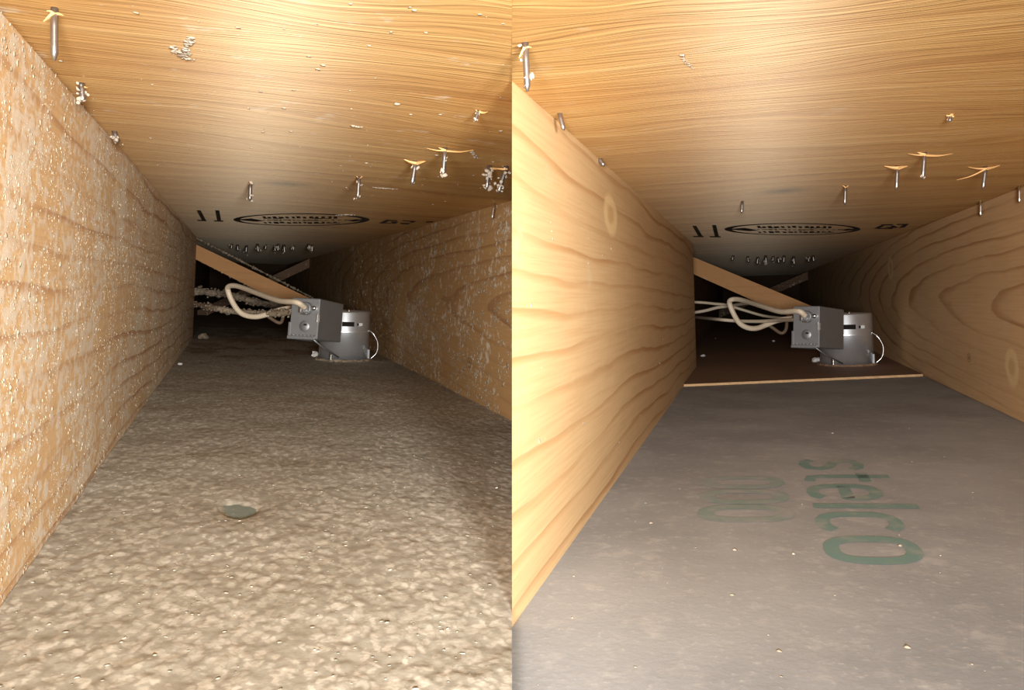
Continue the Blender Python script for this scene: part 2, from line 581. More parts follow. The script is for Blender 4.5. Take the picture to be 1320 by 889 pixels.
# ------------------------------------------------------------------ the shell of the two joist bays
FAR = 5.0
JT = 0.038


def slab(name, bay, s0, s1, t0, t1, u0, u1, mat, label, cut=True, bevel=0.0):
    bm = bmesh.new()
    add_box(bm, s0, s1, t0, t1, u0, u1, bevel)
    if cut:
        cut_x0(bm, bay)
    return tag(link_mesh(name, bm, mat, bay), label, None, None, 'structure')


LAP_B = loc(BEF, 251, 370, s=BEF.sL).y
LAP_A = loc(AFT, 895, 380, s=AFT.sL).y
TB_A = 2.12                                   # where the bridging crosses the swept bay

# dusty bay
ceil_b = slab('ceiling', BEF, BEF.sL - 0.10, BEF.sR + 0.12, -0.2, FAR, BEF.hC, BEF.hC + 0.016, M['ply_b'], 'dusty golden plywood sheathing above the uncleaned joist bay')
slab('wall_left', BEF, BEF.sL - JT, BEF.sL, 0.10, LAP_B, -BEF.hF, BEF.hC, M['joist_lb'], 'dust coated wooden joist forming the left side of the uncleaned bay', False, 0.0015)
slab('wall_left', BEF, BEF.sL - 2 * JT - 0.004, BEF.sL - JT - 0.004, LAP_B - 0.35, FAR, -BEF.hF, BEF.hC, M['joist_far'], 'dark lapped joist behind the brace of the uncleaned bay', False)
slab('wall_right', BEF, BEF.sR, BEF.sR + JT, 0.2, FAR, -BEF.hF, BEF.hC, M['joist_rb'], 'dust speckled wooden joist on the right side of the uncleaned bay')
floor_b = slab('floor', BEF, BEF.sL - 0.10, BEF.sR + 0.12, -0.2, FAR, -BEF.hF - 0.013, -BEF.hF - 0.0002, M['drywall_b'], 'grey drywall sheet buried under dust in the uncleaned bay')
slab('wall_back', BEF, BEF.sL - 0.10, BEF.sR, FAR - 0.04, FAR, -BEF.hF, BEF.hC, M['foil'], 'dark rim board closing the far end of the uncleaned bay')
# cleaned bay
ceil_a = slab('ceiling', AFT, AFT.sL - 0.10, AFT.sR + 0.12, -0.2, FAR, AFT.hC, AFT.hC + 0.016, M['ply_a'], 'clean golden plywood sheathing above the swept joist bay')
slab('wall_left', AFT, AFT.sL - JT, AFT.sL, 0.10, LAP_A, -AFT.hF, AFT.hC, M['joist_la'], 'clean wooden joist with long dark grain lines, left side of the swept bay', True)
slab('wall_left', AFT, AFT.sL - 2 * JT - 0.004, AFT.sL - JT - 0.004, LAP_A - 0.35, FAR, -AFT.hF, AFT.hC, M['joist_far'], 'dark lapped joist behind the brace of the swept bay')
slab('wall_right', AFT, AFT.sR, AFT.sR + JT, 0.2, FAR, -AFT.hF, AFT.hC, M['joist_ra'], 'clean joist with arched grain and a knot, right side of the swept bay', False, 0.0015)
floor_a = slab('floor', AFT, AFT.sL - 0.10, AFT.sR + 0.12, -0.2, FAR, -AFT.hF - 0.013, -AFT.hF, M['drywall_a'], 'bare grey drywall with green lettering in the swept bay')
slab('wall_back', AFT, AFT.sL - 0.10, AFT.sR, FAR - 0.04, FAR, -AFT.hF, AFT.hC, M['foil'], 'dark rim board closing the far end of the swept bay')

# solid wedge of timber where the two bays fork apart


def plan(bay, s, X=None, Y=None):
    c = bay.R @ Vector((1, 0, 0)); a = bay.R @ Vector((0, 1, 0))
    t = (X - s * c.x) / a.x if X is not None else (Y - s * c.y) / a.y
    return (s * c.x + t * a.x, s * c.y + t * a.y)


g = 0.002
pA = plan(AFT, AFT.sL - JT - g, X=0.0)
pB = plan(BEF, BEF.sR + JT + g, X=0.0)
pA2 = plan(AFT, AFT.sL - JT - g, Y=pB[1] + 0.10)
pB2 = plan(BEF, BEF.sR + JT + g, Y=pB[1] + 0.10)
bm = bmesh.new()
add_prism(bm, [pA, pA2, pB2, pB], -0.150, 0.105)
bmesh.ops.recalc_face_normals(bm, faces=bm.faces)
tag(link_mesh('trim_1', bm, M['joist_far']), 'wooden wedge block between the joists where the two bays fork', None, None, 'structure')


# ------------------------------------------------------------------ dust (uncountable stuff)
ICO = None


def ico_template():
    global ICO
    if ICO is None:
        b = bmesh.new()
        bmesh.ops.create_icosphere(b, subdivisions=1, radius=1.0)
        b.verts.ensure_lookup_table()
        v = np.array([x.co[:] for x in b.verts])
        f = np.array([[x.index for x in q.verts] for q in b.faces])
        b.free()
        ICO = (v, f)
    return ICO


def clumps(name, centres, sizes, normal_axis, flat, mat, bay, seed, parent=None):
    """many little irregular crumbs of lint as one mesh"""
    v, f = ico_template()
    r = np.random.default_rng(seed)
    n = len(centres)
    nv = len(v)
    rad = 1 + r.uniform(-0.45, 0.45, (n, nv, 1))
    V = v[None] * rad
    ang = r.uniform(0, 2 * np.pi, (n, 3))
    sc = r.uniform(0.6, 1.4, (n, 1, 3))
    V = V * sc
    ca, sa = np.cos(ang[:, 0])[:, None], np.sin(ang[:, 0])[:, None]
    i, j = [k for k in range(3) if k != normal_axis]
    Vi = V[:, :, i] * ca - V[:, :, j] * sa
    Vj = V[:, :, i] * sa + V[:, :, j] * ca
    V[:, :, i], V[:, :, j] = Vi, Vj
    V[:, :, normal_axis] *= flat
    V = V * sizes[:, None, None] + centres[:, None, :]
    F = f[None] + (np.arange(n) * nv)[:, None, None]
    me = bpy.data.meshes.new(name)
    VV = V.reshape(-1, 3); FF = F.reshape(-1, 3)
    me.vertices.add(len(VV)); me.vertices.foreach_set('co', VV.astype(np.float32).ravel())
    me.loops.add(FF.size); me.loops.foreach_set('vertex_index', FF.astype(np.int32).ravel())
    me.polygons.add(len(FF)); me.polygons.foreach_set('loop_start', np.arange(0, FF.size, 3, dtype=np.int32))
    me.update(calc_edges=True)
    return link_me(name, me, mat, bay, parent, smooth=False)


def world_x(bay, P):
    R = np.array(bay.R)
    return P @ R[0]


# the lumpy blanket on the floor of the dusty bay
PATCH = loc(BEF, 308, 658, u=-BEF.hF)
PATCH_W = abs(loc(BEF, 338, 658, u=-BEF.hF).x - PATCH.x)
PATCH_D = abs(loc(BEF, 308, 648, u=-BEF.hF).y - PATCH.y)
rows, cols = 470, 400
tt = 0.20 * (2.6 / 0.20) ** (np.arange(rows) / (rows - 1))
ss = np.linspace(BEF.sL + 0.0004, BEF.sR - 0.0004, cols)
S, T = np.meshgrid(ss, tt)


def dust_height(S, T):
    w = 0.008 * (fbm(S * 90, T * 90, 5, 3) - 0.5)
    big = fbm(S * 22, T * 16, 1, 4)
    c1 = worley((S + w) * 150, (T + w) * 80, 3)
    c2 = worley((S - w) * 330, (T + w) * 180, 9)
    h = 0.0014 + 0.0026 * (big - 0.35)
    h += 0.0007 * np.clip(0.62 - c1, 0, 1) * (0.35 + 1.3 * fbm(S * 40, T * 40, 17, 2))
    h += 0.0003 * np.clip(0.7 - c2, 0, 1)
    h += 0.0003 * (fbm(S * 520, T * 480, 23, 3) - 0.5)
    edge = np.minimum(S - BEF.sL, BEF.sR - S)
    h += 0.0015 * np.exp(-edge / 0.006) * fbm(S * 60, T * 60, 44, 2)
    far = np.clip((T - 1.2) / 0.5, 0, 1)
    h = h * (1 - 0.45 * far)
    px_, py_ = (S - PATCH.x) / PATCH_W, (T - PATCH.y) / PATCH_D
    q = px_ ** 2 + (py_ - 0.5 * px_ ** 2 + 0.15) ** 2 + 0.9 * (fbm(S * 150, T * 90, 8, 3) - 0.5)
    hole = np.clip((1.2 - q) / 0.7, 0, 1)
    h = np.maximum(h, 0.0006) * (1 - 0.65 * np.exp(-np.abs(q) / 2.5))
    return h * (1 - hole) - 0.0006 * hole


H = dust_height(S, T)
V = np.stack([S, T, -BEF.hF + H], -1).reshape(-1, 3)
idx = np.arange(rows * cols).reshape(rows, cols)
F = np.stack([idx[:-1, :-1], idx[:-1, 1:], idx[1:, 1:], idx[1:, :-1]], -1).reshape(-1, 4)
wx = world_x(BEF, V)
keep = (wx[F] <= 0.0).any(1)
F = F[keep]
V[:, 0] -= np.where((wx > 0) & (wx < 0.002), wx, 0) / BEF.R[0][0]          # trim the last cells flush with the joint
me = bpy.data.meshes.new('dust_blanket')
me.vertices.add(len(V)); me.vertices.foreach_set('co', V.astype(np.float32).ravel())
me.loops.add(F.size); me.loops.foreach_set('vertex_index', F.astype(np.int32).ravel())
me.polygons.add(len(F)); me.polygons.foreach_set('loop_start', np.arange(0, F.size, 4, dtype=np.int32))
me.update(calc_edges=True)
tag(link_me('dust_blanket', me, M['dust'], BEF, smooth=True), 'thick lumpy blanket of grey dust covering the uncleaned bay floor', 'dust', None, 'stuff')

# crumbs lying on that blanket
n = 1800
t_ = 0.24 * (2.2 / 0.24) ** rng.random(n)
s_ = rng.uniform(BEF.sL + 0.002, BEF.sR - 0.002, n)
P = np.stack([s_, t_, np.zeros(n)], 1)
ok = (world_x(BEF, P) < -0.004) & (((s_ - PATCH.x) / PATCH_W) ** 2 + ((t_ - PATCH.y) / PATCH_D) ** 2 > 2.0)
P = P[ok]
P[:, 2] = -BEF.hF + dust_height(P[:, 0], P[:, 1]) + 0.0002
sz = np.clip(rng.lognormal(-0.2, 0.45, len(P)), 0.4, 1.3) * 0.0007
tag(clumps('dust_crumbs', P, sz, 2, 0.14, M['dust'], BEF, 3), 'small crumbs of lint scattered over the dust blanket', 'dust', None, 'stuff')


def wall_dust(name, bay, s, t0, t1, n, dens_seed, thr, size, seed, label, inward, bias=0.0):
    t = t0 * (t1 / t0) ** rng.random(n * 3)
    u = rng.uniform(-bay.hF + 0.001, bay.hC - 0.001, n * 3)
    m = fbm(t * 38, u * 55, dens_seed, 4) + bias * (-(u) / 0.12)
    k = np.where(m > thr)[0][:n]
    P = np.stack([np.full(len(k), s), t[k], u[k]], 1)
    ok = world_x(bay, P) * bay.sign > 0.003
    P = P[ok]
    sz = np.clip(rng.lognormal(-0.3, 0.5, len(P)), 0.3, 2.6) * size
    P[:, 0] += inward * sz * 0.1
    return tag(clumps(name, P, sz, 0, 0.22, M['flake'], bay, seed), label, 'dust', None, 'stuff')


wall_dust('joist_dust', BEF, BEF.sL, 0.30, 1.95, 15000, 61, 0.44, 0.00050, 5, 'pale fluffy dust clinging to the near left joist', 1, 0.02)
wall_dust('joist_dust', BEF, BEF.sR, 0.80, 2.2, 6500, 71, 0.53, 0.0011, 6, 'patches of pale dust stuck on the right joist of the uncleaned bay', -1, 0.10)
wall_dust('joist_lint', AFT, AFT.sL, 0.40, 1.4, 90, 81, 0.60, 0.0006, 7, 'few leftover lint specks on the cleaned left joist', 1)

n = 420
t_ = 0.24 * (1.7 / 0.24) ** rng.random(n)
s_ = rng.uniform(BEF.sL, BEF.sR, n)
P = np.stack([s_, t_, np.full(n, BEF.hC)], 1)
P = P[world_x(BEF, P) < -0.003]
sz = np.clip(rng.lognormal(-0.4, 0.6, len(P)), 0.25, 2.2) * 0.0007
P[:, 2] -= sz * 0.15
tag(clumps('ceiling_dust', P, sz, 2, 0.25, M['tuft'], BEF, 9), 'specks of pale dust hanging under the dusty plywood', 'dust', None, 'stuff')

n = 140
t_ = 0.30 * (1.4 / 0.30) ** rng.random(n)
s_ = rng.uniform(AFT.sL, AFT.sR, n)
P = np.stack([s_, t_, np.full(n, -AFT.hF)], 1)
P = P[world_x(AFT, P) > 0.003]
sz = np.clip(rng.lognormal(-0.4, 0.5, len(P)), 0.3, 2.0) * 0.0006
tag(clumps('floor_grit', P, sz, 2, 0.5, M['flake'], AFT, 10), 'tiny grains of grit left on the bare grey drywall', 'grit', None, 'stuff')


# ------------------------------------------------------------------ printing on the sheets
def print_strokes(name, bay, parent, polys, u, mat, down=True):
    """flat ink polygons, each a list of (s, t)"""
    bm = bmesh.new()
    for poly in polys:
        vs = [bm.verts.new((p[0], p[1], u)) for p in poly]
        try:
            f = bm.faces.new(vs)
        except ValueError:
            continue
        f.normal_update()
        if (f.normal.z > 0) == down:
            f.normal_flip()
    o = link_mesh(name, bm, mat, None, parent)
    return o


def stamp(bay, parent, bars, oval, mark2):
    u = bay.hC - 0.0003
    q = lambda x, y: loc(bay, x, y, u=u).xy

    def quad(x0, y0, x1, y1, w):
        return [q(x0 - w, y0), q(x0 + w, y0), q(x1 + w, y1), q(x1 - w, y1)]
    polys = [quad(*b) for b in bars]
    print_strokes('tally_mark', bay, parent, polys, u, M['ink'])
    x0, x1, y0, y1 = oval
    c = q((x0 + x1) / 2, (y0 + y1) / 2)
    pl, pr = q(x0, (y0 + y1) / 2), q(x1, (y0 + y1) / 2)
    pt, pb = q((x0 + x1) / 2, y0), q((x0 + x1) / 2, y1)
    ax = (pr - pl) / 2; ay = (pb - pt) / 2
    c = (pt + pb) / 2
    polys = []
    NN = 48
    for ring_r0, ring_r1 in ((0.90, 1.0),):
        for k in range(NN):
            a, b = 2 * math.pi * k / NN, 2 * math.pi * (k + 1) / NN
            polys.append([c + ax * (math.cos(x) * r) + ay * (math.sin(x) * r) for x, r in ((a, ring_r0), (a, ring_r1), (b, ring_r1), (b, ring_r0))])
    rr = random.Random(4)
    for row, (v0, v1, ext) in enumerate(((-0.62, -0.22, 0.52), (-0.10, 0.10, 0.80), (0.24, 0.58, 0.55))):
        x = -ext
        while x < ext:
            w = rr.uniform(0.035, 0.075)
            lo = v0 + rr.uniform(0, 0.10); hi = v1 - rr.uniform(0, 0.10)
            polys.append([c + ax * xx + ay * vv for xx, vv in ((x, lo), (x + w, lo), (x + w + 0.015, hi), (x + 0.015, hi))])
            if rr.random() < 0.5:
                polys.append([c + ax * xx + ay * vv for xx, vv in ((x, hi - 0.09), (x + w * 2.4, hi - 0.09), (x + w * 2.4, hi), (x, hi))])
            x += w + rr.uniform(0.02, 0.05)
    # pointed tails at each end of the mark
    polys.append([c + ax * xx + ay * vv for xx, vv in ((-0.98, -0.10), (-0.70, -0.30), (-0.52, 0.10), (-0.66, 0.24))])
    polys.append([c + ax * xx + ay * vv for xx, vv in ((0.98, -0.05), (0.80, 0.20), (0.72, 0.05), (0.80, -0.18))])
    print_strokes('grade_stamp', bay, parent, polys, u, M['ink'])
    print_strokes('stamp_figure', bay, parent, [[q(*p) for p in poly] for poly in mark2], u, M['ink'])


stamp(BEF, ceil_b,
      [(256, 271, 263, 284, 2.6), (280, 271, 282.5, 284, 2.6)], (297, 473, 275, 291),
      [[(254, 283.2), (266, 283.6), (266, 285), (255, 284.6)], [(276, 284), (288, 284.2), (288, 285.6), (276, 285.4)],
       [(488, 287.5), (499, 283.2), (504, 283.6), (494, 288)], [(497, 283.3), (512, 284), (512, 285.2), (497, 284.6)],
       [(503, 285.5), (514, 286), (510, 288.2), (492, 287.7), (494, 286.9), (506, 287.2)],
       [(519, 284), (537, 285), (532, 287), (528, 286.4), (530, 285.5), (519, 285)], [(516, 287), (530, 287.6), (526, 289.2), (516, 288.6)],
       [(549, 285.4), (559, 285), (558, 286.4), (549, 287)]])
stamp(AFT, ceil_a,
      [(895, 291, 903, 304.5, 2.6), (920.5, 290, 924, 304.5, 2.6)], (936, 1112, 287.5, 303),
      [[(893, 304), (907, 304.2), (907, 305.6), (894, 305.4)], [(915, 304.2), (929, 304.4), (929, 305.8), (915, 305.6)],
       [(1126, 294.6), (1138, 289), (1143, 289.2), (1133, 294.6)], [(1136, 289), (1151, 288.8), (1151, 290.4), (1136, 290.6)],
       [(1140, 292.4), (1154, 292.2), (1150, 295), (1131, 295), (1134, 294), (1146, 293.4)],
       [(1152, 290.5), (1158, 293), (1154, 294), (1148, 291.5)], [(1156, 288.6), (1172, 288.4), (1166, 293), (1158, 294), (1162, 291), (1164, 289.8), (1156, 289.8)]])


def arc(cx, cy, rx, ry, a0, a1, n=14):
    return [(cx + rx * math.copysign(abs(math.cos(a)) ** 0.75, math.cos(a)), cy + ry * math.copysign(abs(math.sin(a)) ** 0.75, math.sin(a)))
            for a in (math.radians(a0 + (a1 - a0) * i / n) for i in range(n + 1))]


GLYPH = {   # centre lines of rounded stencil-like letters, x height 1: (width, strokes)
    's': (0.62, [[(0.58, 0.80), (0.48, 0.92), (0.30, 0.95), (0.12, 0.88), (0.07, 0.70), (0.18, 0.55), (0.44, 0.45), (0.56, 0.30), (0.50, 0.13), (0.32, 0.05), (0.14, 0.08), (0.04, 0.20)]]),
    't': (0.46, [[(0.20, 1.30), (0.20, 0.28), (0.25, 0.10), (0.44, 0.06)], [(0.0, 0.90), (0.46, 0.90)]]),
    'e': (0.68, [[(0.06, 0.52), (0.62, 0.52)] + arc(0.34, 0.5, 0.29, 0.45, 4, 320)]),
    'l': (0.16, [[(0.08, 0.0), (0.08, 1.38)]]),
    'c': (0.66, [arc(0.36, 0.5, 0.30, 0.45, 42, 318)]),
    'o': (0.70, [arc(0.35, 0.5, 0.30, 0.45, 0, 360, 24)]),
    '0': (0.66, [arc(0.33, 0.5, 0.27, 0.47, 0, 360, 24)]),
}


def lettering(name, text, bay, parent, far_px, near_px, top_far_px, mat, u, width=0.15, gap=0.17):
    """painted word laid along the sheet: reads towards the camera, letter tops to the right"""
    A = Vector(loc(bay, *far_px, u=u)); B = Vector(loc(bay, *near_px, u=u)); C = Vector(loc(bay, *top_far_px, u=u))
    total = sum(GLYPH[ch][0] for ch in text) + gap * (len(text) - 1)
    bm = bmesh.new()
    x0 = 0.0
    put = lambda p: A + (B - A) * (p[0] / total) + (C - A) * p[1]
    for ch in text:
        w, strokes = GLYPH[ch]
        for st in strokes:
            P = [Vector((x0 + p[0], p[1])) for p in st]
            closed = (P[0] - P[-1]).length < 1e-4
            rows_ = []
            for i, p in enumerate(P):
                a = P[i - 1] if i else (P[-2] if closed else P[0])
                b = P[i + 1] if i < len(P) - 1 else (P[1] if closed else P[-1])
                d = (b - a).normalized()
                nrm = Vector((-d.y, d.x)) * (width / 2)
                rows_.append((p + nrm, p - nrm))
            vs = [[bm.verts.new((*put(q).xy, u)) for q in r] for r in rows_]
            for q, r in zip(vs, vs[1:]):
                f = bm.faces.new((q[0], q[1], r[1], r[0]))
                f.normal_update()
                if f.normal.z < 0: f.normal_flip()
        x0 += w + gap
    return link_mesh(name, bm, mat, None, parent)


u_ink = -AFT.hF + 0.0003
o = lettering('lettering', 'stelco', AFT, floor_a, (1030, 592), (1071, 724), (1106, 592), M['green'], u_ink, 0.18)
o['label'] = 'worn green printed word stelco'
o = lettering('lettering', '000', AFT, floor_a, (911, 614), (905, 671), (1003, 614), M['green_faint'], u_ink, 0.20, 0.10)
o['label'] = 'faint green smudged figures'


# ------------------------------------------------------------------ brown panel over the far end of each bay floor
def panel(bay, pL, pR, lift, label, mat_top, dusty):
    lap = LAP_A if bay is AFT else LAP_B
    A = loc(bay, *pL, u=-bay.hF); B = loc(bay, *pR, u=-bay.hF)
    k = (B.y - A.y) / (B.x - A.x)
    yl = A.y + k * (bay.sL + 0.001 - A.x); yr = A.y + k * (bay.sR - 0.001 - A.x)
    bm = bmesh.new()
    n = 60
    lo, hi, lo2, hi2 = [], [], [], []
    for i in range(n + 1):
        x = i / n
        s = bay.sL + 0.001 + (bay.sR - bay.sL - 0.002) * x
        y = yl + (yr - yl) * x + 0.0015 * math.sin(i * 1.7) * random.random()
        z = -bay.hF + 0.0002
        lo.append(bm.verts.new((s, y, z))); hi.append(bm.verts.new((s, y + 0.002, z + lift)))
        lo2.append(bm.verts.new((s, FAR - 0.05, z))); hi2.append(bm.verts.new((s, FAR - 0.05, z + lift)))
    for i in range(n):
        f = bm.faces.new((lo[i], lo[i + 1], hi[i + 1], hi[i])); f.material_index = 1
        bm.faces.new((hi[i], hi[i + 1], hi2[i + 1], hi2[i]))
        bm.faces.new((lo[i + 1], lo[i], lo2[i], lo2[i + 1]))
        bm.faces.new((lo2[i + 1], lo2[i], hi2[i], hi2[i + 1]))
    add_box(bm, bay.sL - JT - 0.0035, bay.sL + 0.0009, lap + 0.001, FAR - 0.05, -bay.hF + 0.0002, -bay.hF + 0.0002 + lift)
    bm.faces.new((lo[0], hi[0], hi2[0], lo2[0])); bm.faces.new((lo[n], lo2[n], hi2[n], hi[n]))
    bmesh.ops.recalc_face_normals(bm, faces=bm.faces)
    o = link_mesh('backing_panel', bm, [mat_top, M['panel_edge'] if not dusty else M['dark_dust']], bay)
    return tag(o, label, 'panel')


panel(AFT, (880, 498.5), (1190, 485), 0.0034, 'thin brown panel with pale cut edge around the clean light housing', M['panel'], False)
panel(BEF, (232, 476), (495, 468), 0.0009, 'dust covered panel around the light housing in the uncleaned bay', M['dark_dust'], True)


# ------------------------------------------------------------------ recessed light housings with their junction boxes
def recessed_light(bay, can_px, front_bottom_y, half_px, top_y, box, label, lift):
    z0 = -bay.hF + lift
    base = loc(bay, can_px, front_bottom_y, u=z0)
    r = half_px / FPX * base.y / (1 - half_px / FPX)
    cen = Vector((base.x, base.y + r, z0))
    cen.x = loc(bay, can_px, front_bottom_y, t=cen.y).x
    top = loc(bay, can_px, top_y, t=cen.y - r).z
    h = top - z0
    yaw = -math.atan2(cen.x, cen.y)
    root = empty('recessed_light', bay.M @ Matrix.Translation(cen) @ Matrix.Rotation(yaw, 4, 'Z'))
    tag(root, label, 'light fixture')
    # can
    bm = bmesh.new()
    prof = [(r - 0.0012, 0.0), (r, 0.0), (r, h * 0.555), (r + 0.0008, h * 0.575), (r + 0.0008, h * 0.60), (r, h * 0.62), (r, h - 0.003), (r - 0.001, h - 0.001), (r - 0.004, h)]
    add_lathe(bm, prof, 48)
    link_mesh('housing', bm, M['steel'], None, root, True)
    bm = bmesh.new()
    rg = add_lathe(bm, [(r - 0.004, h - 0.0002), (r - 0.007, h - 0.003), (0.002, h - 0.003)], 32)
    bm.faces.new(rg[-1])
    link_mesh('top_cap', bm, M['steel'], None, root, True)
    # slot, rivet, seam, screw, clip, hanger wire
    def curved(name, a0, a1, zz0, zz1, rr, mat, thick=0.0008, par=root):
        b = bmesh.new()
        R_ = add_lathe(b, [(rr, zz0), (rr + thick, zz0), (rr + thick, zz1), (rr, zz1)], 8, math.radians(a0), math.radians(a1))
        return link_mesh(name, b, mat, None, par)
    curved('slot', -6, 22, h * 0.70, h * 0.79, r, M['slot_shade'], 0.0005)
    curved('rivet_slot', 29, 33, h * 0.715, h * 0.765, r, M['slot_shade'], 0.0005)
    curved('rivet', 33, 43, h * 0.712, h * 0.77, r, M['white'], 0.0016)
    curved('seam', 76, 80, 0.002, h - 0.004, r, M['steel_box'], 0.0012)
    bm = bmesh.new()
    add_lathe(bm, [(0.0001, 0.004), (0.0022, 0.0036), (0.003, 0.0015), (0.003, -0.003)], 10, cx=r * 0.15, cy=-r * 0.80)
    for v in bm.verts: v.co.z += h
    link_mesh('screw', bm, M['bright'], None, root, True)
    bm = bmesh.new()
    add_box(bm, -0.0030, 0.0030, -0.0050, 0.0006, 0.0, 0.012, 0.0006)
    add_box(bm, -0.0018, 0.0018, -0.0062, -0.0050, 0.002, 0.016, 0.0004)
    link_mesh('clip', bm, M['bright'], None, root, False, Matrix.Rotation(math.radians(-28), 4, 'Z') @ Matrix.Translation((0, -r - 0.0002, 0.0)))
    bm = bmesh.new()
    add_box(bm, -0.002, 0.002, -0.0030, 0.001, 0.0, 0.020, 0.0005)
    link_mesh('clip', bm, M['steel_box'], None, root, False, Matrix.Rotation(math.radians(80), 4, 'Z') @ Matrix.Translation((0, -r - 0.0002, 0.0)))
    bm = bmesh.new()
    w = catmull([Vector((r * 0.97, -0.01, h * 0.62)), Vector((r * 1.18, -0.012, h * 0.54)), Vector((r * 1.36, -0.012, h * 0.36)), Vector((r * 1.32, -0.012, h * 0.16)), Vector((r * 1.08, -0.012, 0.003))], 8)
    add_tube(bm, w, 0.0011, 6)
    link_mesh('hanger_wire', bm, M['bright'], None, root, True)

    # junction box: front face corners from the photograph, then a true box
    (flx, frx, side_x, t0, t1, y_top, y_bot, drop) = box
    fr = loc(bay, frx, (y_top + y_bot) / 2, t=t0)
    bk = loc(bay, side_x, (y_top + y_bot) / 2, t=t1)
    d = Vector((bk.x - fr.x, bk.y - fr.y, 0)); L = d.length; d.normalize()
    acr = Vector((d.y, -d.x, 0))
    lo, hi = 0.02, 0.09
    for _ in range(40):
        w_ = (lo + hi) / 2
        p = fr - acr * w_
        tgt = loc(bay, flx, (y_top + y_bot) / 2, t=p.y).x
        if p.x > tgt: lo = w_
        else: hi = w_
    zt = loc(bay, frx, y_top, t=t0).z; zb = loc(bay, frx, y_bot, t=t0).z
    hh = zt - zb
    # box frame: x across the front (left to right), y into depth, z up; origin at the lower right front corner
    bx_ = acr; by_ = (d + Vector((0, 0, -drop))).normalized(); bz_ = bx_.cross(by_).normalized()
    mb = Matrix(((bx_.x, by_.x, bz_.x, fr.x), (bx_.y, by_.y, bz_.y, fr.y), (bx_.z, by_.z, bz_.z, zb), (0, 0, 0, 1)))
    rel = (Matrix.Translation(cen) @ Matrix.Rotation(yaw, 4, 'Z')).inverted() @ mb
    W_ = w_
    bm = bmesh.new()
    add_box(bm, -W_, 0, 0, L, 0, hh, 0.0012)
    jb = link_mesh('junction_box', bm, M['steel_box'], None, root, False, rel)
    jb['label'] = 'grey steel junction box'
    bm = bmesh.new()
    add_box(bm, -W_ - 0.0022, -W_ + 0.002, -0.0006, L * 0.9, -0.001, hh * 0.40, 0.0006)
    add_box(bm, -W_ - 0.0022, -0.004, -0.0022, 0.001, -0.001, 0.004, 0.0006)
    link_mesh('cover_lip', bm, M['steel_box'], None, jb)
    bm = bmesh.new()
    add_box(bm, -0.0035, -0.0020, -0.0012, 0.001, hh * 0.42, hh * 0.62, 0.0003)
    add_box(bm, 0.0, 0.0012, 0.002, 0.0045, hh * 0.42, hh * 0.60, 0.0003)
    link_mesh('latch', bm, M['bright'], None, jb)
    kx, kz = -W_ * 0.47, hh * 0.31
    bm = bmesh.new()
    rg = add_lathe(bm, [(0.0001, 0.0012), (0.0078, 0.0012), (0.0084, 0.0006), (0.0084, 0.0)], 24)
    bmesh.ops.rotate(bm, verts=bm.verts, cent=(0, 0, 0), matrix=Matrix.Rotation(math.radians(90), 3, 'X'))
    for v in bm.verts: v.co += Vector((kx, -0.0002, kz))
    link_mesh('knockout', bm, M['steel_box'], None, jb, True)
    bm = bmesh.new()
    add_box(bm, kx - 0.001, kx + 0.004, -0.0018, -0.0010, kz + 0.001, kz + 0.0035)
    link_mesh('knockout_slot', bm, M['slot_shade'], None, jb)
    bm = bmesh.new()
    for i in range(7):
        x = -W_ * 0.90 + W_ * 0.80 * i / 6
        add_box(bm, x, x + 0.0028, -0.0030, -0.0018, 0.0048, 0.0062, 0.0003)
    link_mesh('embossing', bm, M['bright'], None, jb)
    # cable clamp on the upper front
    cx_, cz_ = -W_ * 0.44, hh * 0.74
    bm = bmesh.new()
    add_lathe(bm, [(0.0072, 0.0), (0.0100, 0.0), (0.0100, 0.006), (0.0088, 0.0085), (0.0072, 0.0085), (0.0072, 0.0)], 20)
    bmesh.ops.rotate(bm, verts=bm.verts, cent=(0, 0, 0), matrix=Matrix.Rotation(math.radians(90), 3, 'X'))
    for v in bm.verts: v.co += Vector((cx_, 0, cz_))
    link_mesh('cable_clamp', bm, M['steel_box'], None, jb, True)
    bm = bmesh.new()
    add_lathe(bm, [(0.0001, 0.0055), (0.0030, 0.0050), (0.0036, 0.0035), (0.0036, 0.0)], 12)
    bmesh.ops.rotate(bm, verts=bm.verts, cent=(0, 0, 0), matrix=Matrix.Rotation(math.radians(90), 3, 'X'))
    for v in bm.verts: v.co += Vector((cx_ + 0.013, 0, cz_ + 0.001))
    link_mesh('clamp_screw', bm, M['bright'], None, jb, True)
    bm = bmesh.new()
    add_box(bm, cx_ - 0.0085, cx_ - 0.0050, -0.0115, -0.008, cz_ - 0.007, cz_ + 0.003, 0.0005)
    add_box(bm, cx_ - 0.0045, cx_ + 0.0035, -0.0100, -0.008, cz_ - 0.0095, cz_ - 0.0075, 0.0005)
    link_mesh('clamp_jaw', bm, M['bright'], None, jb)
    # bracket under the box reaching the can
    bm = bmesh.new()
    add_tube(bm, [Vector((-0.010, 0.01, 0.0)), Vector((-0.004, 0.03, -0.010)), Vector((0.004, L * 0.85, -0.024))], 0.0012, 6)
    link_mesh('stay_wire', bm, M['steel_box'], None, jb, True)
    conn = rel @ Vector((cx_, -0.008, cz_ + 0.001))
    conn_l = (Matrix.Translation(cen) @ Matrix.Rotation(yaw, 4, 'Z')) @ conn
    left = (Matrix.Translation(cen) @ Matrix.Rotation(yaw, 4, 'Z')) @ (rel @ Vector((-W_ - 0.0005, 0.012, hh * 0.68)))
    return root, conn_l, left, cen, r, h


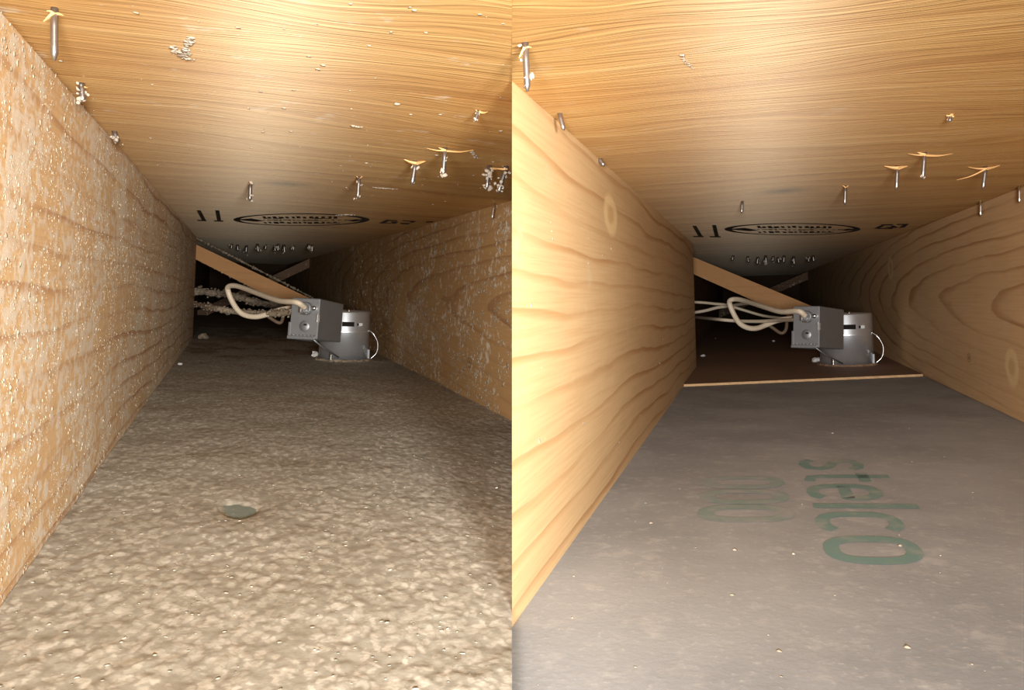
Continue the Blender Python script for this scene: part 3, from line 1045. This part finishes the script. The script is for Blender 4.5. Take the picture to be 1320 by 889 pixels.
_, CONN_B, LEFT_B, CAN_B, RB, HB = recessed_light(BEF, 442.5, 466, 31.0, 401, (373, 409.5, 440.5, 1.315, 1.395, 384.5, 437.5, 0.10), 'silver recessed light can and junction box sitting in thick dust', 0.002)
_, CONN_A, LEFT_A, CAN_A, RA, HA = recessed_light(AFT, 1091.5, 472, 29.8, 404, (1021, 1055, 1087, 1.47, 1.555, 394, 448, 0.09), 'silver recessed light can and junction box on clean brown panel', 0.0042)


def rim(bay, cen, r, mat, name, label, seed):
    """ragged raised rim where the can pierces the panel"""
    rr = random.Random(seed)
    bm = bmesh.new()
    n = 44
    rings = []
    for k, (dr, dz) in enumerate(((0.0006, 0.0), (0.0008, 0.0035), (0.003, 0.0038), (0.006, 0.0))):
        ring = []
        for j in range(n):
            a = 2 * math.pi * j / n
            q = r + dr + (rr.uniform(0, 0.004) if k > 1 else 0)
            ring.append(bm.verts.new((cen.x + q * math.cos(a), cen.y + q * math.sin(a), cen.z - 0.0003 + dz * rr.uniform(0.5, 1.3))))
        rings.append(ring)
    for A, B in zip(rings, rings[1:]):
        for j in range(n):
            bm.faces.new((A[j], A[(j + 1) % n], B[(j + 1) % n], B[j]))
    bmesh.ops.recalc_face_normals(bm, faces=bm.faces)
    o = link_mesh(name, bm, mat, bay)
    return tag(o, label, 'debris')


rim(AFT, CAN_A, RA, M['panel'], 'torn_rim', 'ragged torn paper rim around the clean light can', 3)
rim(BEF, CAN_B, RB, M['dark_dust'], 'dust_rim', 'ridge of dust heaped around the base of the dusty light can', 4)


# ------------------------------------------------------------------ diagonal bridging
def brace(bay, p0, p1, t, width_px, thick, mat, label, dusty, s_ends):
    A = loc(bay, *p0, t=t); B = loc(bay, *p1, t=t)
    d = (B - A); d.y = 0; d.normalize()
    k0 = (s_ends[0] - A.x) / d.x; k1 = (s_ends[1] - A.x) / d.x
    hw = width_px / FPX * t / 2
    n = Vector((-d.z, 0, d.x))
    P0 = A + d * k0; P1 = A + d * k1
    # plumb cuts at both ends: the four corners of the face
    sh = hw / d.x
    bm = bmesh.new()
    c = [P0 + Vector((0, 0, sh)), P1 + Vector((0, 0, sh)), P1 - Vector((0, 0, sh)), P0 - Vector((0, 0, sh))]
    if dusty:
        root_mesh = None
    f0 = [bm.verts.new((v.x, t, min(v.z, bay.hC - 0.0005))) for v in c]
    f1 = [bm.verts.new((v.x, t + thick, min(v.z, bay.hC - 0.0005))) for v in c]
    bm.faces.new(f0[::-1]); bm.faces.new(f1)
    for i in range(4):
        j = (i + 1) % 4
        bm.faces.new((f0[i], f0[j], f1[j], f1[i]))
    bmesh.ops.recalc_face_normals(bm, faces=bm.faces)
    o = link_mesh('diagonal_brace', bm, mat, bay)
    tag(o, label, 'brace', 'diagonal bridging between the joists')
    if dusty:
        m = 700
        x = np.random.default_rng(8).random(m)
        base = np.array(c[0])[None] * (1 - x[:, None]) + np.array(c[1])[None] * x[:, None]
        base[:, 1] = t + thick * np.random.default_rng(9).random(m)
        base[:, 2] += 0.0003
        base = base[base[:, 2] < bay.hC - 0.002]
        sz = np.clip(rng.lognormal(0, 0.5, len(base)), 0.4, 2.4) * 0.0014
        q = clumps('dust_fringe', base, sz, 1, 1.0, M['dark_dust'], None, 12, parent=o)
        q['kind'] = 'stuff'; q['label'] = 'fluffy grey dust along the upper edge'
        m = 120
        x = np.random.default_rng(18).random(m) * 0.6
        base = np.array(c[3])[None] * (1 - x[:, None]) + np.array(c[2])[None] * x[:, None]
        base[:, 1] = t + thick * 0.3
        sz = np.clip(rng.lognormal(0, 0.5, len(base)), 0.4, 2.4) * 0.0010
        q = clumps('dust_fringe', base, sz, 1, 1.0, M['dark_dust'], None, 13, parent=o)
        q['kind'] = 'stuff'
    return o


brace(BEF, (252, 320), (385, 388), LAP_B + 0.010, 23, 0.020, M['brace'], 'dusty wooden brace slanting down from the uncleaned left joist', True, (BEF.sL - JT - 0.003, BEF.sR - 0.001))
brace(BEF, (360, 357), (388, 344), 3.45, 10, 0.020, M['joist_far'], 'dim second brace rising rightwards in the dusty dark', False, (BEF.sL - JT - 0.003, BEF.sR - 0.001))  # darkened wood stands in for the weak light this far back
brace(AFT, (897, 341), (1022, 396), TB_A, 24, 0.020, M['brace'], 'clean wooden brace slanting down from the swept left joist', False, (AFT.sL - JT - 0.003, AFT.sR - 0.001))
brace(AFT, (1000, 373), (1030, 360), 4.2, 9, 0.020, M['joist_far'], 'dim second brace rising rightwards behind the clean cables', False, (AFT.sL - JT - 0.003, AFT.sR - 0.001))


# ------------------------------------------------------------------ cables
def cable(name, bay, pts, r, r2, mat, label, first=None, last=None, rough=0.0, n=10, fuzz=0):
    P = [loc(bay, x, y, t=t) for x, y, t in pts]
    if first is not None: P = [first] + P
    if last is not None: P = P + [last]
    c = catmull(P, 12)
    bm = bmesh.new()
    add_tube(bm, c, r, n, r2, None, rough)
    o = link_mesh(name, bm, mat, bay, None, True)
    tag(o, label, 'cable')
    if fuzz:
        q = np.random.default_rng(fuzz)
        k = q.integers(0, len(c), fuzz)
        base = np.array([c[i][:] for i in k]) + q.normal(0, r * 0.55, (fuzz, 3))
        sz = np.clip(q.lognormal(0, 0.4, fuzz), 0.4, 2) * r * 0.42
        f = clumps('dust_coat', base, sz, 2, 0.8, M['dark_dust'], None, fuzz, parent=o)
        f['kind'] = 'stuff'; f['label'] = 'furry grey dust coat'
    return o


# dusty bay
cable('electrical_cable', BEF, [(382, 389.5, 1.315), (360, 387.5, 1.36), (336, 379.5, 1.43), (315, 371.5, 1.49), (302, 368, 1.52), (294.5, 369.5, 1.535), (294, 375, 1.54), (299, 388, 1.54), (307, 400, 1.535), (316, 406, 1.53), (330, 408, 1.52), (346, 404.5, 1.51), (362, 399, 1.50), (380, 396, 1.49)],
      0.0042, 0.0046, M['cable'], 'cream cable looping from the dusty junction box clamp', first=CONN_B, n=12)
cable('electrical_cable', BEF, [(236, 390, LAP_B + 0.06), (253, 392, LAP_B + 0.02), (275, 396.5, 1.80), (300, 401, 1.70), (330, 404, 1.60), (355, 404, 1.48)],
      0.0052, 0.0052, M['cable'], 'fuzzy dust coated cable running straight from joist to box', last=LEFT_B, rough=0.12, fuzz=520)
cable('electrical_cable', BEF, [(238, 374, LAP_B + 0.05), (256, 375, LAP_B + 0.06), (275, 377.5, LAP_B + 0.07), (292, 379, LAP_B + 0.08), (312, 384, LAP_B + 0.09), (338, 391, LAP_B + 0.10), (365, 394, LAP_B + 0.12)],
      0.0075, 0.0085, M['dark_dust'], 'thick dust caked cable bundle behind the cream loop', rough=0.15, fuzz=420)
cable('electrical_cable', BEF, [(342, 405, 1.545), (349, 410, 1.545), (357, 415, 1.54), (362, 415.5, 1.54), (364.5, 410, 1.545), (365, 402, 1.55)],
      0.0030, 0.0030, M['cable_old'], 'small brown cable end drooping beside the dusty box')
# cleaned bay
cable('electrical_cable', AFT, [(1029, 401, 1.475), (1006, 401.5, 1.52), (985, 395.5, 1.58), (963, 388.5, 1.66), (950, 385.5, 1.69), (941.5, 387, 1.70), (941, 393, 1.705), (946, 405, 1.705), (953, 416, 1.70), (963, 422, 1.695), (975, 423, 1.685), (988, 418.5, 1.67), (1002, 413, 1.66), (1022, 410, 1.65)],
      0.0045, 0.0050, M['cable'], 'cream cable looping from the clean junction box clamp', first=CONN_A, n=12)
cable('electrical_cable', AFT, [(880, 407, TB_A + 0.06), (894, 408.5, TB_A + 0.02), (920, 411, 1.80), (950, 413.5, 1.74), (980, 414, 1.68), (1003, 412.8, 1.62)],
      0.0034, 0.0036, M['cable'], 'clean cream cable running straight from joist to box', last=LEFT_A)
cable('electrical_cable', AFT, [(890, 389, TB_A + 0.06), (908, 390, TB_A + 0.07), (922, 391.5, TB_A + 0.08), (936, 393, TB_A + 0.09), (960, 400, TB_A + 0.10), (985, 407, TB_A + 0.12), (1010, 410, TB_A + 0.14)],
      0.0036, 0.0040, M['cable'], 'upper thin cable entering behind the clean cream loop')
cable('electrical_cable', AFT, [(886, 404, TB_A + 0.05), (908, 400.5, TB_A + 0.06), (924, 396.5, TB_A + 0.07), (938, 394.5, TB_A + 0.075), (962, 391, TB_A + 0.16), (985, 389, TB_A + 0.2)],
      0.0040, 0.0044, M['cable'], 'lower thin cable slanting up behind the clean cream loop')
cable('electrical_cable', AFT, [(990, 418.5, 1.72), (997, 423, 1.72), (1005, 428.5, 1.715), (1010, 428.5, 1.715), (1013.5, 423, 1.72), (1014.5, 412, 1.73)],
      0.0032, 0.0032, M['cable_old'], 'small brown cable end drooping beside the clean box')


# ------------------------------------------------------------------ plaster chips
def chip(bay, px, py, w, label, mat, lift, seed, tall=0.6):
    rr = random.Random(seed)
    p = loc(bay, px, py, u=-bay.hF + lift)
    bm = bmesh.new()
    bmesh.ops.create_icosphere(bm, subdivisions=2, radius=1.0)
    for v in bm.verts:
        k = 1 + rr.uniform(-0.28, 0.28)
        v.co = Vector((v.co.x * w * k, v.co.y * w * 0.8 * k, max(v.co.z, -0.25) * w * tall * k + w * tall * 0.22))
    o = link_mesh('plaster_chip', bm, mat, None, None, False, bay.M @ Matrix.Translation(p) @ Matrix.Rotation(rr.random() * 6, 4, 'Z'))
    return tag(o, label, 'debris')


chip(BEF, 406, 459, 0.0085, 'pale plaster lump against the dusty light can', M['plaster'], 0.003, 1, 0.9)
chip(BEF, 232, 470, 0.0042, 'small white chip by the foot of the dusty left joist', M['plaster'], 0.002, 2)
chip(BEF, 640, 629, 0.0010, 'tiny white speck on the dust near the right joist', M['white'], 0.004, 3)
chip(BEF, 262, 436, 0.0120, 'grey lint lump at the lapped end of the dusty joist', M['dark_dust'], 0.004, 13, 0.8)
chip(AFT, 1054, 466, 0.0100, 'pale plaster lump against the clean light can', M['plaster'], 0.0042, 4, 0.7)
chip(AFT, 906, 459, 0.0055, 'white plaster chip by the clean left joist', M['plaster'], 0.0042, 5)
chip(AFT, 997, 440, 0.0050, 'white plaster chip on the brown panel below the cable loop', M['plaster'], 0.0042, 6)
chip(AFT, 922, 436, 0.0020, 'tiny plaster crumb in the shade left of the chip', M['plaster'], 0.0042, 7)


# ------------------------------------------------------------------ nails poking through the sheathing
def nail(bay, base_px, tip_px, r_px, label, splinters=(), tuft=0, group='nail points under the plywood', mat='nail', name='nail', on_wall=None):
    B = loc(bay, *base_px, u=bay.hC)
    if on_wall is not None and (B.x - on_wall) * (1 if on_wall > 0 else -1) > -0.003:
        B = loc(bay, *base_px, s=on_wall - (0.004 if on_wall > 0 else -0.004))
    T_ = loc(bay, *tip_px, t=B.y - 0.001)
    r = r_px / FPX * B.y
    mw = bay.M @ Matrix.Translation(B)
    root = empty(name, mw)
    tag(root, label, 'nail', group)
    d = T_ - B
    bm = bmesh.new()
    pts = [Vector((0, 0, 0.0005)), d * 0.35, d * 0.7, d * 0.86, d]
    add_tube(bm, pts, r, 8, None, lambda x: 1.0 if x < 0.8 else (0.85 if x < 0.9 else 0.35))
    link_mesh('shank', bm, M[mat], None, root, True)
    for (dx, dy, w) in splinters:
        E = loc(bay, base_px[0] + dx, base_px[1] + dy, t=B.y - 0.001) - B
        bm = bmesh.new()
        mid = E * 0.5 + Vector((0, 0, -0.0006 - 0.08 * abs(E.x)))
        st = Vector((0, -r * 0.3, -abs(d.z) * 0.12))
        add_tube(bm, catmull([st, mid, E], 5), w / FPX * B.y * 0.6, 5, w / FPX * B.y, lambda x: 1.05 - 0.9 * x)
        link_mesh('splinter', bm, M['splinter'], None, root)
    if tuft:
        q = np.random.default_rng(int(base_px[0]))
        x = q.random(tuft) ** 0.8
        c = np.array(d)[None] * x[:, None] + q.normal(0, r * 0.9, (tuft, 3))
        sz = np.clip(q.lognormal(0, 0.4, tuft), 0.4, 2.0) * r * 0.62
        o = clumps('dust_tuft', c, sz, 1, 0.8, M['tuft'], None, int(base_px[0]), parent=root)
        o['kind'] = 'stuff'
    return root


NB = 'nail points under the dusty plywood'
NA = 'nail points under the clean plywood'
nail(BEF, (70, 10), (70, 78), 4.2, 'long shiny nail nearest the camera above the dusty left joist', [(-14, 18, 5), (12, 10, 4), (-10, 4, 4)], 0, NB)
nail(BEF, (105, 107), (107, 132), 3.6, 'stubby dusty nail second along the dusty left joist', [(8, 6, 3)], 14, NB)
nail(BEF, (147, 169), (152, 184), 3.0, 'short dark nail third along the dusty left joist', [], 8, NB)
nail(BEF, (323, 234), (322, 259), 2.2, 'grey nail right under the knot in the dusty plywood', [(-3, 3, 2)], 7, NB)
nail(BEF, (463, 227), (461, 256), 2.4, 'nail with dusty head midway across the dusty plywood', [(-4, 0, 2), (5, 0, 2)], 7, NB)
nail(BEF, (536, 207), (531, 238), 2.8, 'nail with V shaped splinters under the dusty plywood', [(-18, -3, 4), (14, 0, 4)], 4, NB)
nail(BEF, (574, 190), (571, 227), 3.0, 'nail with long sideways splinter under the dusty plywood', [(-9, 0, 3.5), (42, 2, 2.4), (-24, 1, 2)], 9, NB)
nail(BEF, (617, 142), (612, 157), 2.4, 'barely protruding nail tip in a dust blob high on the right', [(12, 2, 3), (-4, -1, 2)], 10, NB)
nail(BEF, (631, 213), (627, 245), 3.2, 'furry dust wrapped nail, left one of the close pair', [(18, 4, 3)], 22, NB)
nail(BEF, (653, 214), (642, 249), 3.2, 'furry dust wrapped nail, right one of the close pair', [(-16, 3, 3)], 22, NB)
nail(BEF, (637, 261), (634, 283), 1.5, 'thin bright nail against the dusty right joist', [], 0, NB, 'bright', on_wall=BEF.sR)
nail(AFT, (677, 55), (680, 118), 4.4, 'long tarnished nail nearest the camera above the cleaned left joist', [(8, 6, 4), (-8, 20, 5)], 8, NA)
nail(AFT, (721, 146), (727, 168), 3.2, 'grey nail second along the cleaned left joist', [], 0, NA)
nail(AFT, (772, 204), (779, 214), 3.0, 'dark stub of nail third along the cleaned left joist', [], 0, NA)
nail(AFT, (957, 259), (956, 275), 1.6, 'small dark nail under the knot in the clean plywood', [], 0, NA)
nail(AFT, (1090, 239), (1089, 264), 2.0, 'short nail midway across the clean plywood', [(-4, 0, 2), (4, 0, 2)], 0, NA)
nail(AFT, (1157, 213), (1155.5, 245), 2.3, 'nail with V shaped splinters under the clean plywood', [(-17, 1, 4), (13, 1, 4)], 0, NA)
nail(AFT, (1192, 196), (1189.5, 231), 2.5, 'nail with long sideways splinter under the clean plywood', [(-10, 0, 4), (36, 2, 2.4), (-22, 2, 2)], 2, NA)
nail(AFT, (1226, 147), (1224, 157), 2.2, 'barely protruding nail tip high on the clean plywood', [(4, 3, 4), (-6, 1, 3)], 3, NA)
nail(AFT, (1271, 214), (1267, 244), 2.3, 'nail with bent wide splinter near the clean right joist', [(18, -1, 3), (-24, 1, 2.2), (-38, 18, 2.2)], 0, NA)
nail(AFT, (1264, 259), (1264, 279), 1.5, 'thin bright nail against the cleaned right joist', [], 0, NA, 'bright', on_wall=AFT.sR)
nail(AFT, (1314, 239), (1314, 262), 1.5, 'thin bright nail at the far right end of the cleaned joist', [], 0, NA, 'bright', on_wall=AFT.sR)

ORD = ['first', 'second', 'third', 'fourth', 'fifth', 'sixth', 'seventh', 'eighth', 'ninth', 'tenth', 'eleventh']
for bay, xs, y0, lab in ((BEF, (299, 306, 318, 332, 343, 354, 359, 366, 379, 398, 403), 314, 'dusty nail point in dark far row of uncleaned bay'),
                         (AFT, (945, 964, 977, 987, 997, 1003, 1011, 1023, 1043, 1048), 329, 'small nail point in dark far row of swept bay')):
    for i, x in enumerate(xs):
        y = y0 + (i % 3) * 1.0
        L = 7 + (i * 5 % 4) * 1.6
        word = ORD[i] + ' from the left' if i < len(xs) - 1 else 'last on the right'
        nail(bay, (x, y), (x + (1 if i % 2 else -1), y + L), 1.6, lab.replace('nail point', 'nail point ' + word), [], 5 if bay is BEF else 3, lab.replace('nail point', 'nail points'))


# ------------------------------------------------------------------ scraps of lint stuck to the plywood
def scrap(bay, pts, r_px, label, seed):
    P = [loc(bay, x, y, u=bay.hC) for x, y in pts]
    q = np.random.default_rng(seed)
    c = []
    for a, b in zip(P, P[1:]):
        for k in range(26):
            x = q.random()
            c.append(np.array(a) * (1 - x) + np.array(b) * x)
    c = np.array(c)
    r = r_px / FPX * P[0].y
    c[:, :2] += q.normal(0, r * 0.5, (len(c), 2))
    c[:, 2] -= r * 0.25
    base = Vector(c.mean(0)); base.z = bay.hC
    c = c - np.array(base)[None]
    sz = np.clip(q.lognormal(0, 0.4, len(c)), 0.4, 1.8) * r * 0.5
    o = clumps('lint_scrap', c, sz, 2, 0.3, M['tuft'], None, seed)
    o.matrix_world = bay.M @ Matrix.Translation(base)
    tag(o, label, 'lint', 'lint scraps on the plywood')


scrap(BEF, [(220, 58), (232, 68), (243, 76), (238, 62), (248, 48)], 4.5, 'forked grey lint scrap stuck high on the dusty plywood', 41)
scrap(BEF, [(455, 161), (462, 163)], 4.0, 'small round lint spot midway on the dusty plywood', 42)
scrap(BEF, [(433, 277), (446, 276), (458, 276.5)], 2.6, 'pale lint patch covering part of the dusty grade stamp', 43)
scrap(BEF, [(608, 195), (614, 203)], 3.0, 'lint flake hanging beside the long splinter', 44)
scrap(BEF, [(482, 241), (496, 242), (510, 243)], 2.6, 'row of lint flecks below the dusty plywood nails', 45)
scrap(AFT, [(879, 70), (884, 80), (893, 88)], 2.2, 'thin curled lint thread on the clean plywood', 46)
